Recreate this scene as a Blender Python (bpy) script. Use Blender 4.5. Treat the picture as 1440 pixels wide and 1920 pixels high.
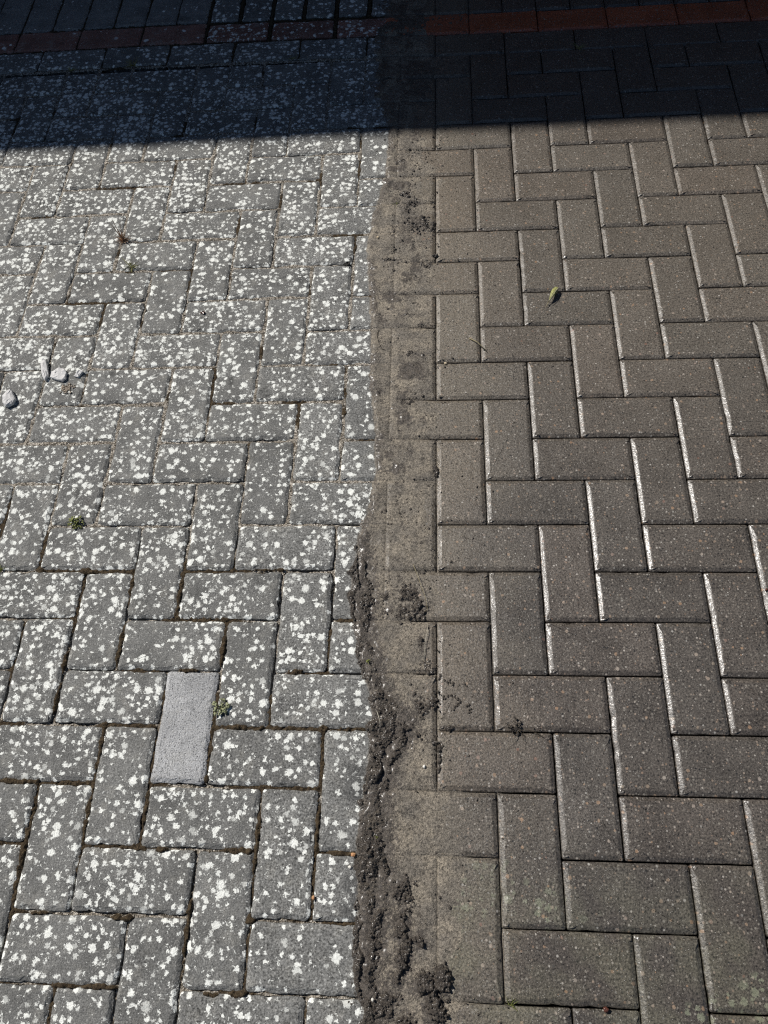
import bpy, bmesh, math, random
import numpy as np
from mathutils import Matrix, Vector

for o in list(bpy.data.objects):
    bpy.data.objects.remove(o)
SC = bpy.context.scene
COL = SC.collection
P = 0.102                      # paving module: one block width plus its joint, in metres
rnd = random.Random(7)

# ------------------------------------------------------------------ camera
CX, CY, CZ = -0.9375 * P, -3.4315 * P, 13.4253 * P
RX = (0.997238, 0.028991, -0.068386)
RY = (-0.004623, -0.894675, -0.446695)
RZ = (-0.074133, 0.445777, -0.892069)
cam = bpy.data.cameras.new('camera')
cam.sensor_width = 36.0
cam.lens = 1400.24 / 1920 * 36.0
cam.clip_start = 0.01
cam.clip_end = 500
co = bpy.data.objects.new('camera', cam)
COL.objects.link(co)
co.matrix_world = Matrix(((RX[0], -RY[0], -RZ[0], CX), (RX[1], -RY[1], -RZ[1], CY),
                          (RX[2], -RY[2], -RZ[2], CZ), (0, 0, 0, 1)))
SC.camera = co
SC.render.resolution_x, SC.render.resolution_y = 768, 1024

# ------------------------------------------------------------------ sky and sun
AZ, EL = 147.0, 47.0
W = bpy.data.worlds.new('World')
SC.world = W
W.use_nodes = True
wt = W.node_tree
wt.nodes.clear()
sky = wt.nodes.new('ShaderNodeTexSky')
sky.sky_type = 'NISHITA'
sky.sun_disc = False
sky.dust_density = 0.1
sky.altitude = 1500
sky.sun_elevation = math.radians(EL)
sky.sun_rotation = math.radians((90 - AZ) % 360)
bg = wt.nodes.new('ShaderNodeBackground')
bg.inputs[1].default_value = 0.05
wo = wt.nodes.new('ShaderNodeOutputWorld')
wt.links.new(sky.outputs[0], bg.inputs[0])
wt.links.new(bg.outputs[0], wo.inputs[0])
sl = bpy.data.lights.new('sun', 'SUN')
sl.energy = 5.0
sl.angle = math.radians(0.55)
sl.color = (1.0, 0.965, 0.91)
so = bpy.data.objects.new('sun', sl)
COL.objects.link(so)
sd = Vector((math.cos(math.radians(AZ)) * math.cos(math.radians(EL)),
             math.sin(math.radians(AZ)) * math.cos(math.radians(EL)), math.sin(math.radians(EL))))
so.rotation_euler = sd.to_track_quat('Z', 'Y').to_euler()
so.location = sd * 6
SC.view_settings.view_transform = 'Standard'
SC.view_settings.look = 'None'
SC.view_settings.exposure = -0.12
SC.view_settings.gamma = 1.0
SC.view_settings.use_curve_mapping = False
SC.render.engine = 'CYCLES'
SC.cycles.use_denoising = False          # keeps the fine grain of the concrete
SC.cycles.max_bounces = 4
SC.cycles.diffuse_bounces = 3
SC.cycles.glossy_bounces = 2
SC.cycles.caustics_reflective = False
SC.cycles.filter_width = 1.2

# ------------------------------------------------------------------ helpers
def tag(o, label=None, cat=None, group=None, kind=None):
    if label: o['label'] = label
    if cat: o['category'] = cat
    if group: o['group'] = group
    if kind: o['kind'] = kind
    return o

def link(name, me, mat=None, parent=None, loc=None):
    o = bpy.data.objects.new(name, me)
    COL.objects.link(o)
    if mat and me is not None and not me.materials:
        me.materials.append(mat)
    if parent: o.parent = parent
    if loc: o.location = loc
    return o

def mesh_py(name, v, f, smooth=False):
    me = bpy.data.meshes.new(name)
    me.from_pydata([tuple(p) for p in v], [], [tuple(q) for q in f])
    if smooth:
        me.polygons.foreach_set('use_smooth', [True] * len(me.polygons))
    me.update()
    return me

def mesh_quads(name, V, Q, smooth=True):
    """fast mesh from numpy arrays: V (n,3), Q (m,4)"""
    me = bpy.data.meshes.new(name)
    me.vertices.add(len(V))
    me.vertices.foreach_set('co', np.ascontiguousarray(V, dtype=np.float32).ravel())
    k = Q.shape[1]
    me.loops.add(Q.size)
    me.loops.foreach_set('vertex_index', np.ascontiguousarray(Q, dtype=np.int32).ravel())
    me.polygons.add(len(Q))
    me.polygons.foreach_set('loop_start', np.arange(0, Q.size, k, dtype=np.int32))
    me.polygons.foreach_set('use_smooth', np.full(len(Q), smooth))
    me.update(calc_edges=True)
    return me

_T = {}
def _tab(s):
    if s not in _T:
        _T[s] = np.random.default_rng(s + 100).random((256, 256)).astype(np.float32)
    return _T[s]
def vn(x, y, s=0):
    T = _tab(s)
    xi = np.floor(x).astype(int); yi = np.floor(y).astype(int)
    fx = x - xi; fy = y - yi
    fx = fx * fx * (3 - 2 * fx); fy = fy * fy * (3 - 2 * fy)
    a = T[xi & 255, yi & 255]; b = T[(xi + 1) & 255, yi & 255]
    c = T[xi & 255, (yi + 1) & 255]; d = T[(xi + 1) & 255, (yi + 1) & 255]
    return (a * (1 - fx) + b * fx) * (1 - fy) + (c * (1 - fx) + d * fx) * fy
def fbm(x, y, s=0, n=4):
    r = 0; a = 0.5; t = 0
    for i in range(n):
        r = r + a * vn(x * 2 ** i, y * 2 ** i, s + i); t += a; a *= 0.5
    return r / t
def worley(x, y, s=0):
    A = _tab(s + 31); B = _tab(s + 57)
    xi = np.floor(x).astype(int); yi = np.floor(y).astype(int)
    best = np.full(x.shape, 9.0)
    for i in (-1, 0, 1):
        for j in (-1, 0, 1):
            cx = xi + i; cy = yi + j
            px = cx + A[cx & 255, cy & 255]; py = cy + B[cx & 255, cy & 255]
            best = np.minimum(best, (px - x) ** 2 + (py - y) ** 2)
    return np.sqrt(best)
def sstep(a, b, x):
    t = np.clip((x - a) / (b - a), 0, 1)
    return t * t * (3 - 2 * t)

# ------------------------------------------------------------------ node helper
class NT:
    def __init__(self, name):
        self.m = bpy.data.materials.new(name)
        self.m.use_nodes = True
        self.t = self.m.node_tree
        self.t.nodes.clear()
        self.out = self.t.nodes.new('ShaderNodeOutputMaterial')
        self.b = self.t.nodes.new('ShaderNodeBsdfPrincipled')
        self.t.links.new(self.b.outputs[0], self.out.inputs[0])
        g = self.t.nodes.new('ShaderNodeNewGeometry')
        self.pos = g.outputs['Position']
        s = self.t.nodes.new('ShaderNodeSeparateXYZ')
        self.t.links.new(self.pos, s.inputs[0])
        self.x, self.y, self.z = s.outputs
    def put(self, sock, v):
        if isinstance(v, (int, float)):
            if sock.type == 'RGBA': sock.default_value = (v, v, v, 1)
            elif sock.type == 'VECTOR': sock.default_value = (v, v, v)
            else: sock.default_value = v
        elif isinstance(v, (tuple, list)):
            sock.default_value = (*v, 1) if sock.type == 'RGBA' and len(v) == 3 else v
        else:
            self.t.links.new(v, sock)
    def math(self, op, a, b=0.0, c=None, clamp=False):
        n = self.t.nodes.new('ShaderNodeMath'); n.operation = op; n.use_clamp = clamp
        self.put(n.inputs[0], a); self.put(n.inputs[1], b)
        if c is not None: self.put(n.inputs[2], c)
        return n.outputs[0]
    def add(self, a, b): return self.math('ADD', a, b)
    def sub(self, a, b): return self.math('SUBTRACT', a, b)
    def mul(self, a, b): return self.math('MULTIPLY', a, b)
    def step(self, v, a, b, lo=0.0, hi=1.0, smooth=True):
        n = self.t.nodes.new('ShaderNodeMapRange')
        n.interpolation_type = 'SMOOTHSTEP' if smooth else 'LINEAR'
        for i, k in enumerate((v, a, b, lo, hi)): self.put(n.inputs[i], k)
        return n.outputs[0]
    def noise(self, scale, detail=2, vec=None, rough=0.5, color=False, off=0.0):
        n = self.t.nodes.new('ShaderNodeTexNoise')
        n.inputs['Scale'].default_value = scale; n.inputs['Detail'].default_value = detail
        n.inputs['Roughness'].default_value = rough
        v = vec or self.pos
        if off: v = self.vadd(v, (off, off * 0.7, off * 1.3))
        self.t.links.new(v, n.inputs['Vector'])
        return n.outputs['Color' if color else 'Fac']
    def vadd(self, a, b):
        n = self.t.nodes.new('ShaderNodeVectorMath'); n.operation = 'ADD'
        self.put(n.inputs[0], a); self.put(n.inputs[1], b)
        return n.outputs[0]
    def vscale(self, a, k):
        n = self.t.nodes.new('ShaderNodeVectorMath'); n.operation = 'SCALE'
        self.put(n.inputs[0], a); self.put(n.inputs['Scale'], k)
        return n.outputs[0]
    def voro(self, scale, vec=None, dim='2D', feature='F1'):
        n = self.t.nodes.new('ShaderNodeTexVoronoi'); n.voronoi_dimensions = dim; n.feature = feature
        n.inputs['Scale'].default_value = scale
        self.t.links.new(vec or self.pos, n.inputs['Vector'])
        c = self.t.nodes.new('ShaderNodeSeparateColor')
        self.t.links.new(n.outputs['Color'], c.inputs[0])
        return n.outputs['Distance'], c.outputs
    def mix(self, f, a, b, mode='MIX'):
        n = self.t.nodes.new('ShaderNodeMix'); n.data_type = 'RGBA'; n.blend_type = mode
        self.put(n.inputs[0], f); self.put(n.inputs[6], a); self.put(n.inputs[7], b)
        return n.outputs[2]
    def fmix(self, f, a, b):
        n = self.t.nodes.new('ShaderNodeMix'); n.data_type = 'FLOAT'
        self.put(n.inputs[0], f); self.put(n.inputs[2], a); self.put(n.inputs[3], b)
        return n.outputs[0]
    def tint(self, col, f):
        """colour times a scalar"""
        n = self.t.nodes.new('ShaderNodeVectorMath'); n.operation = 'SCALE'
        self.put(n.inputs[0], col); self.put(n.inputs['Scale'], f)
        return n.outputs[0]
    def ramp(self, f, stops):
        n = self.t.nodes.new('ShaderNodeValToRGB')
        e = n.color_ramp.elements
        while len(e) < len(stops): e.new(0.5)
        for k, (p, c) in zip(e, stops):
            k.position = p; k.color = (*c, 1)
        self.put(n.inputs[0], f)
        return n.outputs[0]
    def bump(self, h, dist, strength=1.0, normal=None):
        n = self.t.nodes.new('ShaderNodeBump')
        self.put(n.inputs['Strength'], strength); self.put(n.inputs['Distance'], dist)
        self.put(n.inputs['Height'], h)
        if normal: self.t.links.new(normal, n.inputs['Normal'])
        return n.outputs[0]
    def set(self, **k):
        for a, v in k.items():
            self.put(self.b.inputs[a.replace('_', ' ')], v)
        return self.m

# ------------------------------------------------------------------ outline of the washed strip (module units, u against v)
LEFT = [(-2.15, 30), (-2.2, 21.5), (-2.4, 20.7), (-2.5, 19.4), (-2.65, 18.2), (-2.6, 17.3), (-2.65, 16.6), (-2.5, 15.9), (-2.3, 15.3), (-2.24, 14.7), (-2.29, 13.86), (-2.31, 13.05), (-2.57, 11.7), (-2.67, 10.79), (-2.67, 10.26),
        (-2.56, 8.9), (-2.48, 7.63), (-2.47, 6.73), (-2.4, 5.87), (-2.28, 5.18), (-2.3, 4.66), (-2.24, 4.27), (-2.29, 3.95),
        (-2.4, 3.28), (-2.55, 2.8), (-2.59, 2.12), (-2.67, 1.46), (-2.52, 0.82), (-2.42, 0.21), (-2.24, -0.27), (-2.15, -0.75),
        (-2.18, -1.3), (-2.2, -1.74), (-2.26, -2.17), (-2.31, -2.67), (-2.32, -3.07), (-2.28, -3.77), (-2.27, -4.21),
        (-2.27, -4.71), (-2.09, -5.19), (-2.2, -8), (-2.2, -30)]
RIDGE_R = [(-2.40, 3.1), (-2.36, 2.57), (-2.28, 2.12), (-2.13, 1.67), (-2.14, 1.14), (-2.18, 0.72), (-2.05, 0.42), (-1.94, 0.02),
           (-1.8, -0.36), (-1.56, -0.55), (-1.27, -0.82), (-1.32, -1.19), (-1.68, -1.55), (-1.68, -1.81), (-1.8, -2.16),
           (-1.72, -2.65), (-1.69, -3.05), (-1.69, -3.37), (-1.72, -3.75), (-1.82, -4.2), (-1.88, -4.7), (-1.73, -5.17), (-1.8, -8)]
def curve(tab, v):
    t = sorted(tab, key=lambda q: q[1])
    return np.interp(v, [q[1] for q in t], [q[0] for q in t])
LEFT_V = lambda v: curve(LEFT, v)
RIGHT_V = lambda v: LEFT_V(v) + (curve(RIDGE_R, v) - LEFT_V(v)) * 0.84

# ------------------------------------------------------------------ materials
def block_material(name, dry, wet, mode, silt_amount=1.0, fresh=False):
    """concrete; mode 'dry' (lichen), 'wet' (washed) or 'both' for blocks crossed by the edge of the wash"""
    n = NT(name)
    oi = n.t.nodes.new('ShaderNodeObjectInfo')
    oc = n.t.nodes.new('ShaderNodeSeparateColor')
    n.t.links.new(oi.outputs['Color'], oc.inputs[0])
    lich_amt, tone = oc.outputs[0], oc.outputs[1]
    fine = n.noise(430 if mode == 'dry' else 290, 2, rough=0.8)
    big = n.noise(14, 2, off=1.7)
    grain = n.step(fine, 0.29, 0.71, *((0.42, 1.62) if mode == 'dry' else (0.22, 1.95)), False)
    sdist, sc = n.voro(215 if mode == 'dry' else 165)
    speck = n.mul(n.step(sdist, n.mul(sc[0], 0.40), n.mul(sc[0], 0.25)), n.step(sc[1], 0.46, 0.48))
    wetm = {'dry': 0.0, 'wet': 1.0, 'both': None}[mode]
    damp = 0.0
    if mode == 'both':
        # where the wash begins: x of the left edge as a function of y
        fc = n.t.nodes.new('ShaderNodeFloatCurve')
        v0, v1, u0, u1 = -6.0, 22.0, -3.2, -1.8
        pts = sorted([(v, u) for u, v in LEFT if v0 < v < v1])
        pts = [(v0, float(LEFT_V(v0)))] + pts + [(v1, float(LEFT_V(v1)))]
        cv = fc.mapping.curves[0]
        while len(cv.points) < len(pts): cv.points.new(0.5, 0.5)
        for k, (v, u) in zip(cv.points, pts):
            k.location = ((v - v0) / (v1 - v0), (u - u0) / (u1 - u0)); k.handle_type = 'VECTOR'
        fc.mapping.update()
        n.put(fc.inputs['Value'], n.step(n.y, v0 * P, v1 * P, 0, 1, False))
        xb = n.step(fc.outputs[0], 0.0, 1.0, u0 * P, u1 * P, False)
        dx = n.add(n.sub(n.x, xb), n.mul(n.sub(n.noise(45, 5, rough=0.65), 0.5), n.step(n.y, 14 * P, 16 * P, 0.018, 0.075)))
        wetm = n.step(dx, -0.003, 0.004)
        # splashes of damp on the dry side close to the ridge
        damp = n.mul(n.step(dx, -0.07, -0.005), n.step(n.noise(13, 2, off=3.1), 0.55, 0.65))
        damp = n.mul(damp, n.step(n.y, 0.5 * P, -1.5 * P))
    col = rough = None
    if mode != 'wet':
        dcol = n.tint(dry, n.mul(grain, n.step(big, 0.3, 0.7, 0.80, 1.18, False)))
        dusty = n.mul(n.step(n.noise(24, 4, off=9.0, rough=0.7), 0.50, 0.72), 0.3 if fresh else 0.42)
        dcol = n.mix(dusty, dcol, n.tint((0.29, 0.28, 0.25), grain))
        dcol = n.mix(n.mul(speck, 0.8 if fresh else 0.5), dcol, n.ramp(sc[2], [(0.0, (0.30, 0.295, 0.28)), (0.6, (0.46, 0.45, 0.43)), (0.8, (0.09, 0.088, 0.085)), (1.0, (0.06, 0.058, 0.055))]))
        smudge = n.mul(n.step(n.noise(17, 3, off=21.0, rough=0.6), 0.60, 0.74), 0.42)
        dcol = n.tint(dcol, n.mul(tone, n.sub(1.0, smudge)))
        if mode == 'both': dcol = n.mix(damp, dcol, n.tint(dcol, 0.36))
        if not fresh:
            wob = n.vscale(n.vadd(n.noise(190, 2, color=True, rough=0.6), (-0.5, -0.5, -0.5)), 0.0125)
            lp = n.vadd(n.pos, wob)
            rag = n.sub(n.noise(430, 2, off=4.4, rough=0.7), 0.5)
            dens = n.mul(lich_amt, n.mul(n.step(n.noise(8.0, 1, off=12.0), 0.32, 0.68, 0.62, 1.3, False), n.step(n.noise(34, 1, off=15.0), 0.36, 0.62, 0.45, 1.5, False)))
            def layer(scale, off, lo, hi, prob, edge):
                vd, vc = n.voro(scale, n.vadd(lp, (off, off * 1.3, 0)))
                r = n.step(vc[0], 0.0, 1.0, lo, hi, False)
                a = n.step(n.add(n.sub(r, vd), n.mul(rag, 0.50)), 0.0, edge)
                pr = n.math('LESS_THAN', vc[1], n.mul(dens, prob))
                return n.mul(n.mul(a, pr), n.step(vc[2], 0.0, 0.35, 0.42, 1.0, False))
            l1 = layer(50, 0.0, 0.16, 0.45, 0.52, 0.13)
            l2 = layer(82, 3.7, 0.14, 0.47, 0.54, 0.14)
            l3 = layer(230, 7.9, 0.10, 0.42, 0.27, 0.2)
            lich = n.math('MAXIMUM', l1, n.math('MAXIMUM', l2, n.mul(l3, 0.85)))
            if mode == 'both': lich = n.mul(lich, n.mul(n.sub(1.0, wetm), n.fmix(damp, 1.0, 0.5)))
            dcol = n.mix(lich, dcol, n.tint((0.86, 0.87, 0.82), n.step(fine, 0.28, 0.72, 0.74, 1.14, False)))
        col = dcol
    if mode != 'dry':
        w = n.tint(wet, n.mul(grain, n.step(big, 0.3, 0.7, 0.82, 1.18, False)))
        # the middle has begun to dry; the far falloff paints the shaded end darker
        drying_shade = n.mul(n.mul(n.step(n.y, 0.0 * P, 10 * P), n.step(n.y, 20 * P, 11 * P)), 0.6)
        w = n.mix(drying_shade, w, n.tint((0.138, 0.121, 0.098), grain))
        # brown film of fine silt thinning out to the right of the strip
        sf = n.mul(n.step(n.add(n.x, n.mul(n.sub(n.noise(9, 3, off=2.2), 0.5), 2.6 * P)), 1.1 * P, -1.3 * P), 0.62 * silt_amount)
        w = n.mix(sf, w, n.tint((0.158, 0.135, 0.103), grain))
        scol = n.ramp(sc[2], [(0.0, (0.15, 0.138, 0.118)), (0.4, (0.27, 0.25, 0.215)), (0.6, (0.24, 0.165, 0.115)), (0.72, (0.46, 0.44, 0.40)), (0.84, (0.022, 0.021, 0.02)), (1.0, (0.02, 0.019, 0.018))])
        gdist, gc = n.voro(70, n.vadd(n.pos, n.vscale(n.noise(300, 1, color=True), 0.003)))
        stone = n.mul(n.step(gdist, n.mul(gc[0], 0.26), n.mul(gc[0], 0.18)), n.step(gc[1], 0.78, 0.79))
        gcol = n.ramp(gc[2], [(0.0, (0.28, 0.235, 0.185)), (0.5, (0.34, 0.215, 0.13)), (0.75, (0.40, 0.36, 0.31)), (1.0, (0.20, 0.11, 0.08))])
        w = n.mix(n.mul(speck, n.fmix(sf, 0.9, 0.6)), w, scol)
        w = n.mix(n.mul(stone, 0.75), w, gcol)
        if mode == 'wet':
            # pale green remains of growth near the camera
            adist, ac = n.voro(60, n.vadd(n.pos, n.vscale(n.noise(260, 2, color=True), 0.008)))
            alg = n.mul(n.step(n.add(n.sub(n.mul(ac[0], 0.5), adist), n.mul(n.sub(fine, 0.5), 0.8)), 0.0, 0.15), n.step(n.noise(7, 2, off=6.3), 0.53, 0.62))
            near = n.step(n.y, -2.2 * P, -4.4 * P)
            w = n.mix(n.mul(n.mul(alg, near), 0.45), w, (0.33, 0.36, 0.25))
            w = n.mix(n.mul(n.mul(near, n.step(big, 0.35, 0.65)), 0.28), w, n.tint((0.10, 0.104, 0.060), grain))
        w = n.mix(oc.outputs[2], n.tint(w, tone), n.mix(1.0, n.tint(w, tone), (1.03, 0.99, 0.97), 'MULTIPLY'))
        wr = n.fmix(sf, n.step(big, 0.3, 0.7, 0.36, 0.46, False), 0.58)
        col = w if mode == 'wet' else n.mix(wetm, col, w)
    h = n.add(n.noise(360, 2, rough=0.65), n.mul(n.noise(70, 1), 1.3))
    if fresh:
        pd, pc = n.voro(190)
        h = n.sub(h, n.mul(n.mul(n.step(pd, 0.35, 0.1), n.step(pc[0], 0.6, 0.65)), 0.6))
    nb = n.bump(h, 0.0013 if mode == 'dry' else 0.0008, 1.0)
    n.set(Base_Color=col, Normal=nb)
    if mode == 'dry':
        n.set(Roughness=0.88); n.put(n.b.inputs['Specular IOR Level'], 0.25)
    else:
        f = 1.0 if mode == 'wet' else n.math('MAXIMUM', wetm, n.mul(damp, 0.85))
        n.set(Roughness=wr if mode == 'wet' else n.fmix(f, 0.88, wr))
        n.put(n.b.inputs['Specular IOR Level'], 0.5 if mode == 'wet' else n.fmix(f, 0.25, 0.5))
        # film of water: follows the grain softly, glints on the little stones
        cd, cc = n.voro(400)
        ch = n.add(n.noise(300, 1), n.mul(n.mul(n.math('MAXIMUM', n.sub(0.5, cd), 0.0), n.step(cc[0], 0.68, 1.0, 0.0, 1.0, False)), 2.7))
        n.put(n.b.inputs['Coat Weight'], n.mul(n.fmix(sf, 0.62, 0.25), f))
        n.put(n.b.inputs['Coat Roughness'], 0.24)
        n.put(n.b.inputs['Coat IOR'], 1.4)
        n.put(n.b.inputs['Coat Normal'], n.bump(ch, 0.00055, 1.0))
    return n.m

M = {}
GREY_D, GREY_W = (0.158, 0.157, 0.150), (0.081, 0.071, 0.061)
RED_D, RED_W = (0.20, 0.105, 0.085), (0.32, 0.085, 0.040)
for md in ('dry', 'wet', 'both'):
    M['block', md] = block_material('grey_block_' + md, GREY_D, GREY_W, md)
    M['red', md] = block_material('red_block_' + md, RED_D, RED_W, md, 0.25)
M['new', 'dry'] = block_material('new_block', (0.385, 0.387, 0.39), GREY_W, 'dry', 1.0, True)

def simple(name, c1, c2, scale, rough=0.8, bs=400, bd=0.001, spec=0.3, coat=0.0, detail=3):
    n = NT(name)
    f = n.noise(scale, detail, rough=0.65)
    c = n.mix(n.step(f, 0.3, 0.7), c1, c2)
    n.set(Base_Color=c, Roughness=rough, Normal=n.bump(n.noise(bs, 3, rough=0.65), bd))
    n.put(n.b.inputs['Specular IOR Level'], spec)
    n.put(n.b.inputs['Coat Weight'], coat)
    n.put(n.b.inputs['Coat Roughness'], 0.15)
    return n.m

M['bed'] = simple('bedding_sand', (0.06, 0.052, 0.042), (0.11, 0.095, 0.075), 300, 0.9)
M['earth'] = simple('earth', (0.10, 0.085, 0.06), (0.16, 0.14, 0.10), 30, 0.95, 60, 0.01)

def fill_material():
    n = NT('joint_fill')
    at = n.t.nodes.new('ShaderNodeAttribute'); at.attribute_name = 'moss'
    gd, gc = n.voro(360, dim='3D')
    sand = n.ramp(gc[0], [(0.0, (0.05, 0.042, 0.032)), (0.3, (0.17, 0.148, 0.118)), (0.65, (0.37, 0.325, 0.265)), (1.0, (0.66, 0.61, 0.54))])
    moss = n.ramp(n.noise(270, 4, rough=0.85), [(0.25, (0.010, 0.008, 0.006)), (0.45, (0.045, 0.032, 0.020)), (0.60, (0.10, 0.073, 0.042)), (0.8, (0.20, 0.155, 0.09))])
    f = n.step(n.add(at.outputs['Fac'], n.mul(n.sub(n.noise(150, 3), 0.5), 0.6)), 0.35, 0.65)
    n.set(Base_Color=n.mix(f, sand, moss), Roughness=0.92,
          Normal=n.bump(n.add(n.noise(480, 3, rough=0.7), n.mul(gd, n.fmix(f, 1.2, 0.3))), 0.0022))
    n.put(n.b.inputs['Specular IOR Level'], 0.2)
    return n.m
M['fill'] = fill_material()

def silt_material():
    n = NT('silt')
    at = n.t.nodes.new('ShaderNodeAttribute'); at.attribute_name = 'soil_and_dark'
    fine = n.noise(250, 3, rough=0.85)
    big = n.noise(20, 4, rough=0.6)
    c = n.mix(n.step(big, 0.35, 0.68), (0.165, 0.145, 0.119), (0.268, 0.230, 0.178))
    c = n.tint(c, n.step(fine, 0.32, 0.68, 0.25, 1.85, False))
    c = n.mix(n.mul(n.step(n.noise(95, 4, off=4.0, rough=0.7), 0.54, 0.66), 0.75), c, (0.045, 0.037, 0.030))
    gr = n.noise(170, 4, off=7.0, rough=0.8)
    soil_and_dark = n.step(n.add(at.outputs['Fac'], n.mul(n.sub(gr, 0.5), 2.6)), 0.50, 0.66)
    c = n.mix(n.mul(soil_and_dark, 0.88), c, n.tint((0.070, 0.058, 0.048), n.step(fine, 0.32, 0.68, 0.15, 2.1, False)))
    sd_, sc = n.voro(330)
    c = n.mix(n.mul(n.step(sd_, 0.22, 0.1), n.step(sc[0], 0.75, 0.78)), c, n.ramp(sc[1], [(0, (0.03, 0.026, 0.022)), (0.6, (0.05, 0.04, 0.03)), (1, (0.42, 0.38, 0.32))]))
    n.set(Base_Color=c, Roughness=n.step(n.noise(60, 2), 0.3, 0.7, 0.5, 0.75, False),
          Normal=n.bump(n.noise(380, 3, rough=0.75), 0.0028))
    n.put(n.b.inputs['Specular IOR Level'], 0.5)
    n.put(n.b.inputs['Coat Weight'], n.fmix(soil_and_dark, 0.06, 0.35)); n.put(n.b.inputs['Coat Roughness'], 0.25)
    return n.m
M['silt'] = silt_material()

def mud_material():
    n = NT('mud')
    c = n.ramp(n.noise(230, 4, rough=0.85), [(0.25, (0.024, 0.019, 0.015)), (0.46, (0.066, 0.054, 0.043)), (0.64, (0.125, 0.102, 0.080)), (0.85, (0.16, 0.14, 0.09))])
    c = n.mix(n.mul(n.step(n.noise(25, 3, off=3.0), 0.55, 0.7), 0.6), c, (0.15, 0.125, 0.096))
    n.set(Base_Color=c, Roughness=n.step(n.noise(90, 2), 0.35, 0.7, 0.45, 0.75, False), Normal=n.bump(n.noise(400, 3, rough=0.8), 0.0045))
    n.put(n.b.inputs['Specular IOR Level'], 0.5)
    n.put(n.b.inputs['Coat Weight'], 0.38); n.put(n.b.inputs['Coat Roughness'], 0.2)
    return n.m
M['mud'] = mud_material()
M['slate'] = simple('slate', (0.52, 0.51, 0.505), (0.72, 0.705, 0.69), 140, 0.7, 500, 0.0007)
M['grit'] = simple('grit', (0.30, 0.24, 0.18), (0.46, 0.40, 0.33), 300, 0.9, 400, 0.002)
M['orange'] = simple('orange_stone', (0.42, 0.19, 0.08), (0.55, 0.33, 0.17), 300, 0.45)
M['white'] = simple('white_stone', (0.68, 0.64, 0.55), (0.8, 0.78, 0.72), 300, 0.5)
M['tan'] = simple('tan_stone', (0.50, 0.40, 0.26), (0.62, 0.52, 0.38), 300, 0.5)
M['redbrown'] = simple('red_brown_stone', (0.07, 0.022, 0.014), (0.12, 0.045, 0.03), 300, 0.35, coat=0.4)
M['straw'] = simple('straw', (0.20, 0.17, 0.09), (0.36, 0.31, 0.19), 200, 0.6)
M['pale_straw'] = simple('pale_straw', (0.34, 0.31, 0.24), (0.5, 0.46, 0.38), 200, 0.5)
M['dark_root'] = simple('dark_root', (0.03, 0.022, 0.015), (0.06, 0.045, 0.03), 200, 0.4, coat=0.4)
M['leaf'] = simple('husk', (0.17, 0.18, 0.05), (0.46, 0.45, 0.19), 330, 0.55, 300, 0.001)
M['weed'] = simple('weed_green', (0.10, 0.12, 0.025), (0.27, 0.28, 0.10), 300, 0.6)
M['weed_grey'] = simple('weed_grey_green', (0.16, 0.18, 0.09), (0.36, 0.37, 0.22), 300, 0.65)
M['grass'] = simple('grass_olive', (0.14, 0.15, 0.05), (0.30, 0.28, 0.12), 200, 0.6)
M['dry'] = simple('dry_red_blade', (0.30, 0.15, 0.07), (0.50, 0.32, 0.19), 200, 0.7)
M['chip'] = simple('dark_chip', (0.02, 0.019, 0.017), (0.05, 0.045, 0.04), 200, 0.6)

# ------------------------------------------------------------------ ground and pavement bed
tag(link('ground', mesh_py('ground', [(-150, -150, -.075), (150, -150, -.075), (150, 150, -.075), (-150, 150, -.075)], [(0, 1, 2, 3)]), M['earth']), kind='structure')
U0, U1, V0, V1 = -26, 20, -14, 34
pave = link('pavement', mesh_py('pavement', [(U0 * P, V0 * P, -.03), (U1 * P, V0 * P, -.03), (U1 * P, V1 * P, -.03), (U0 * P, V1 * P, -.03)], [(0, 1, 2, 3)]), M['bed'])
tag(pave, 'block paving laid in herringbone, lichen covered on the left, washed on the right', kind='structure')

# ------------------------------------------------------------------ herringbone lattice
def cells():
    """every block of the paving: (i, j, width, height) in modules, kind"""
    out = []
    for i in range(U0, U1):
        for j in list(range(V0, 18)) + list(range(22, V1)):
            k = (j - i) % 4
            if k == 0:
                if j == 17 or j + 1 >= V1: out.append((i, j, 1, 1, 'block'))
                else: out.append((i, j, 1, 2, 'block'))
            if k == 1 and j in (V0, 22): out.append((i, j, 1, 1, 'block'))
            if k == 3 and i + 2 <= U1: out.append((i, j, 2, 1, 'block'))
    for i in range(U0, U1 - 1):
        if i % 2: out.append((i, 18, 2, 1, 'border'))
        else: out.append((i, 19, 2, 1, 'red'))
    for i in range(U0, U1): out.append((i, 20, 1, 2, 'header'))
    return out
def bshift(u):      # the border courses run a touch askew to the herringbone
    return np.interp(u, [-14, -10, -5, 2, 10], [0.16, 0.2, 0.1, -0.08, -0.1])
def gap_at(u):
    return np.interp(u, [-2.7, -2.2], [0.0048, 0.0024])

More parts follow.
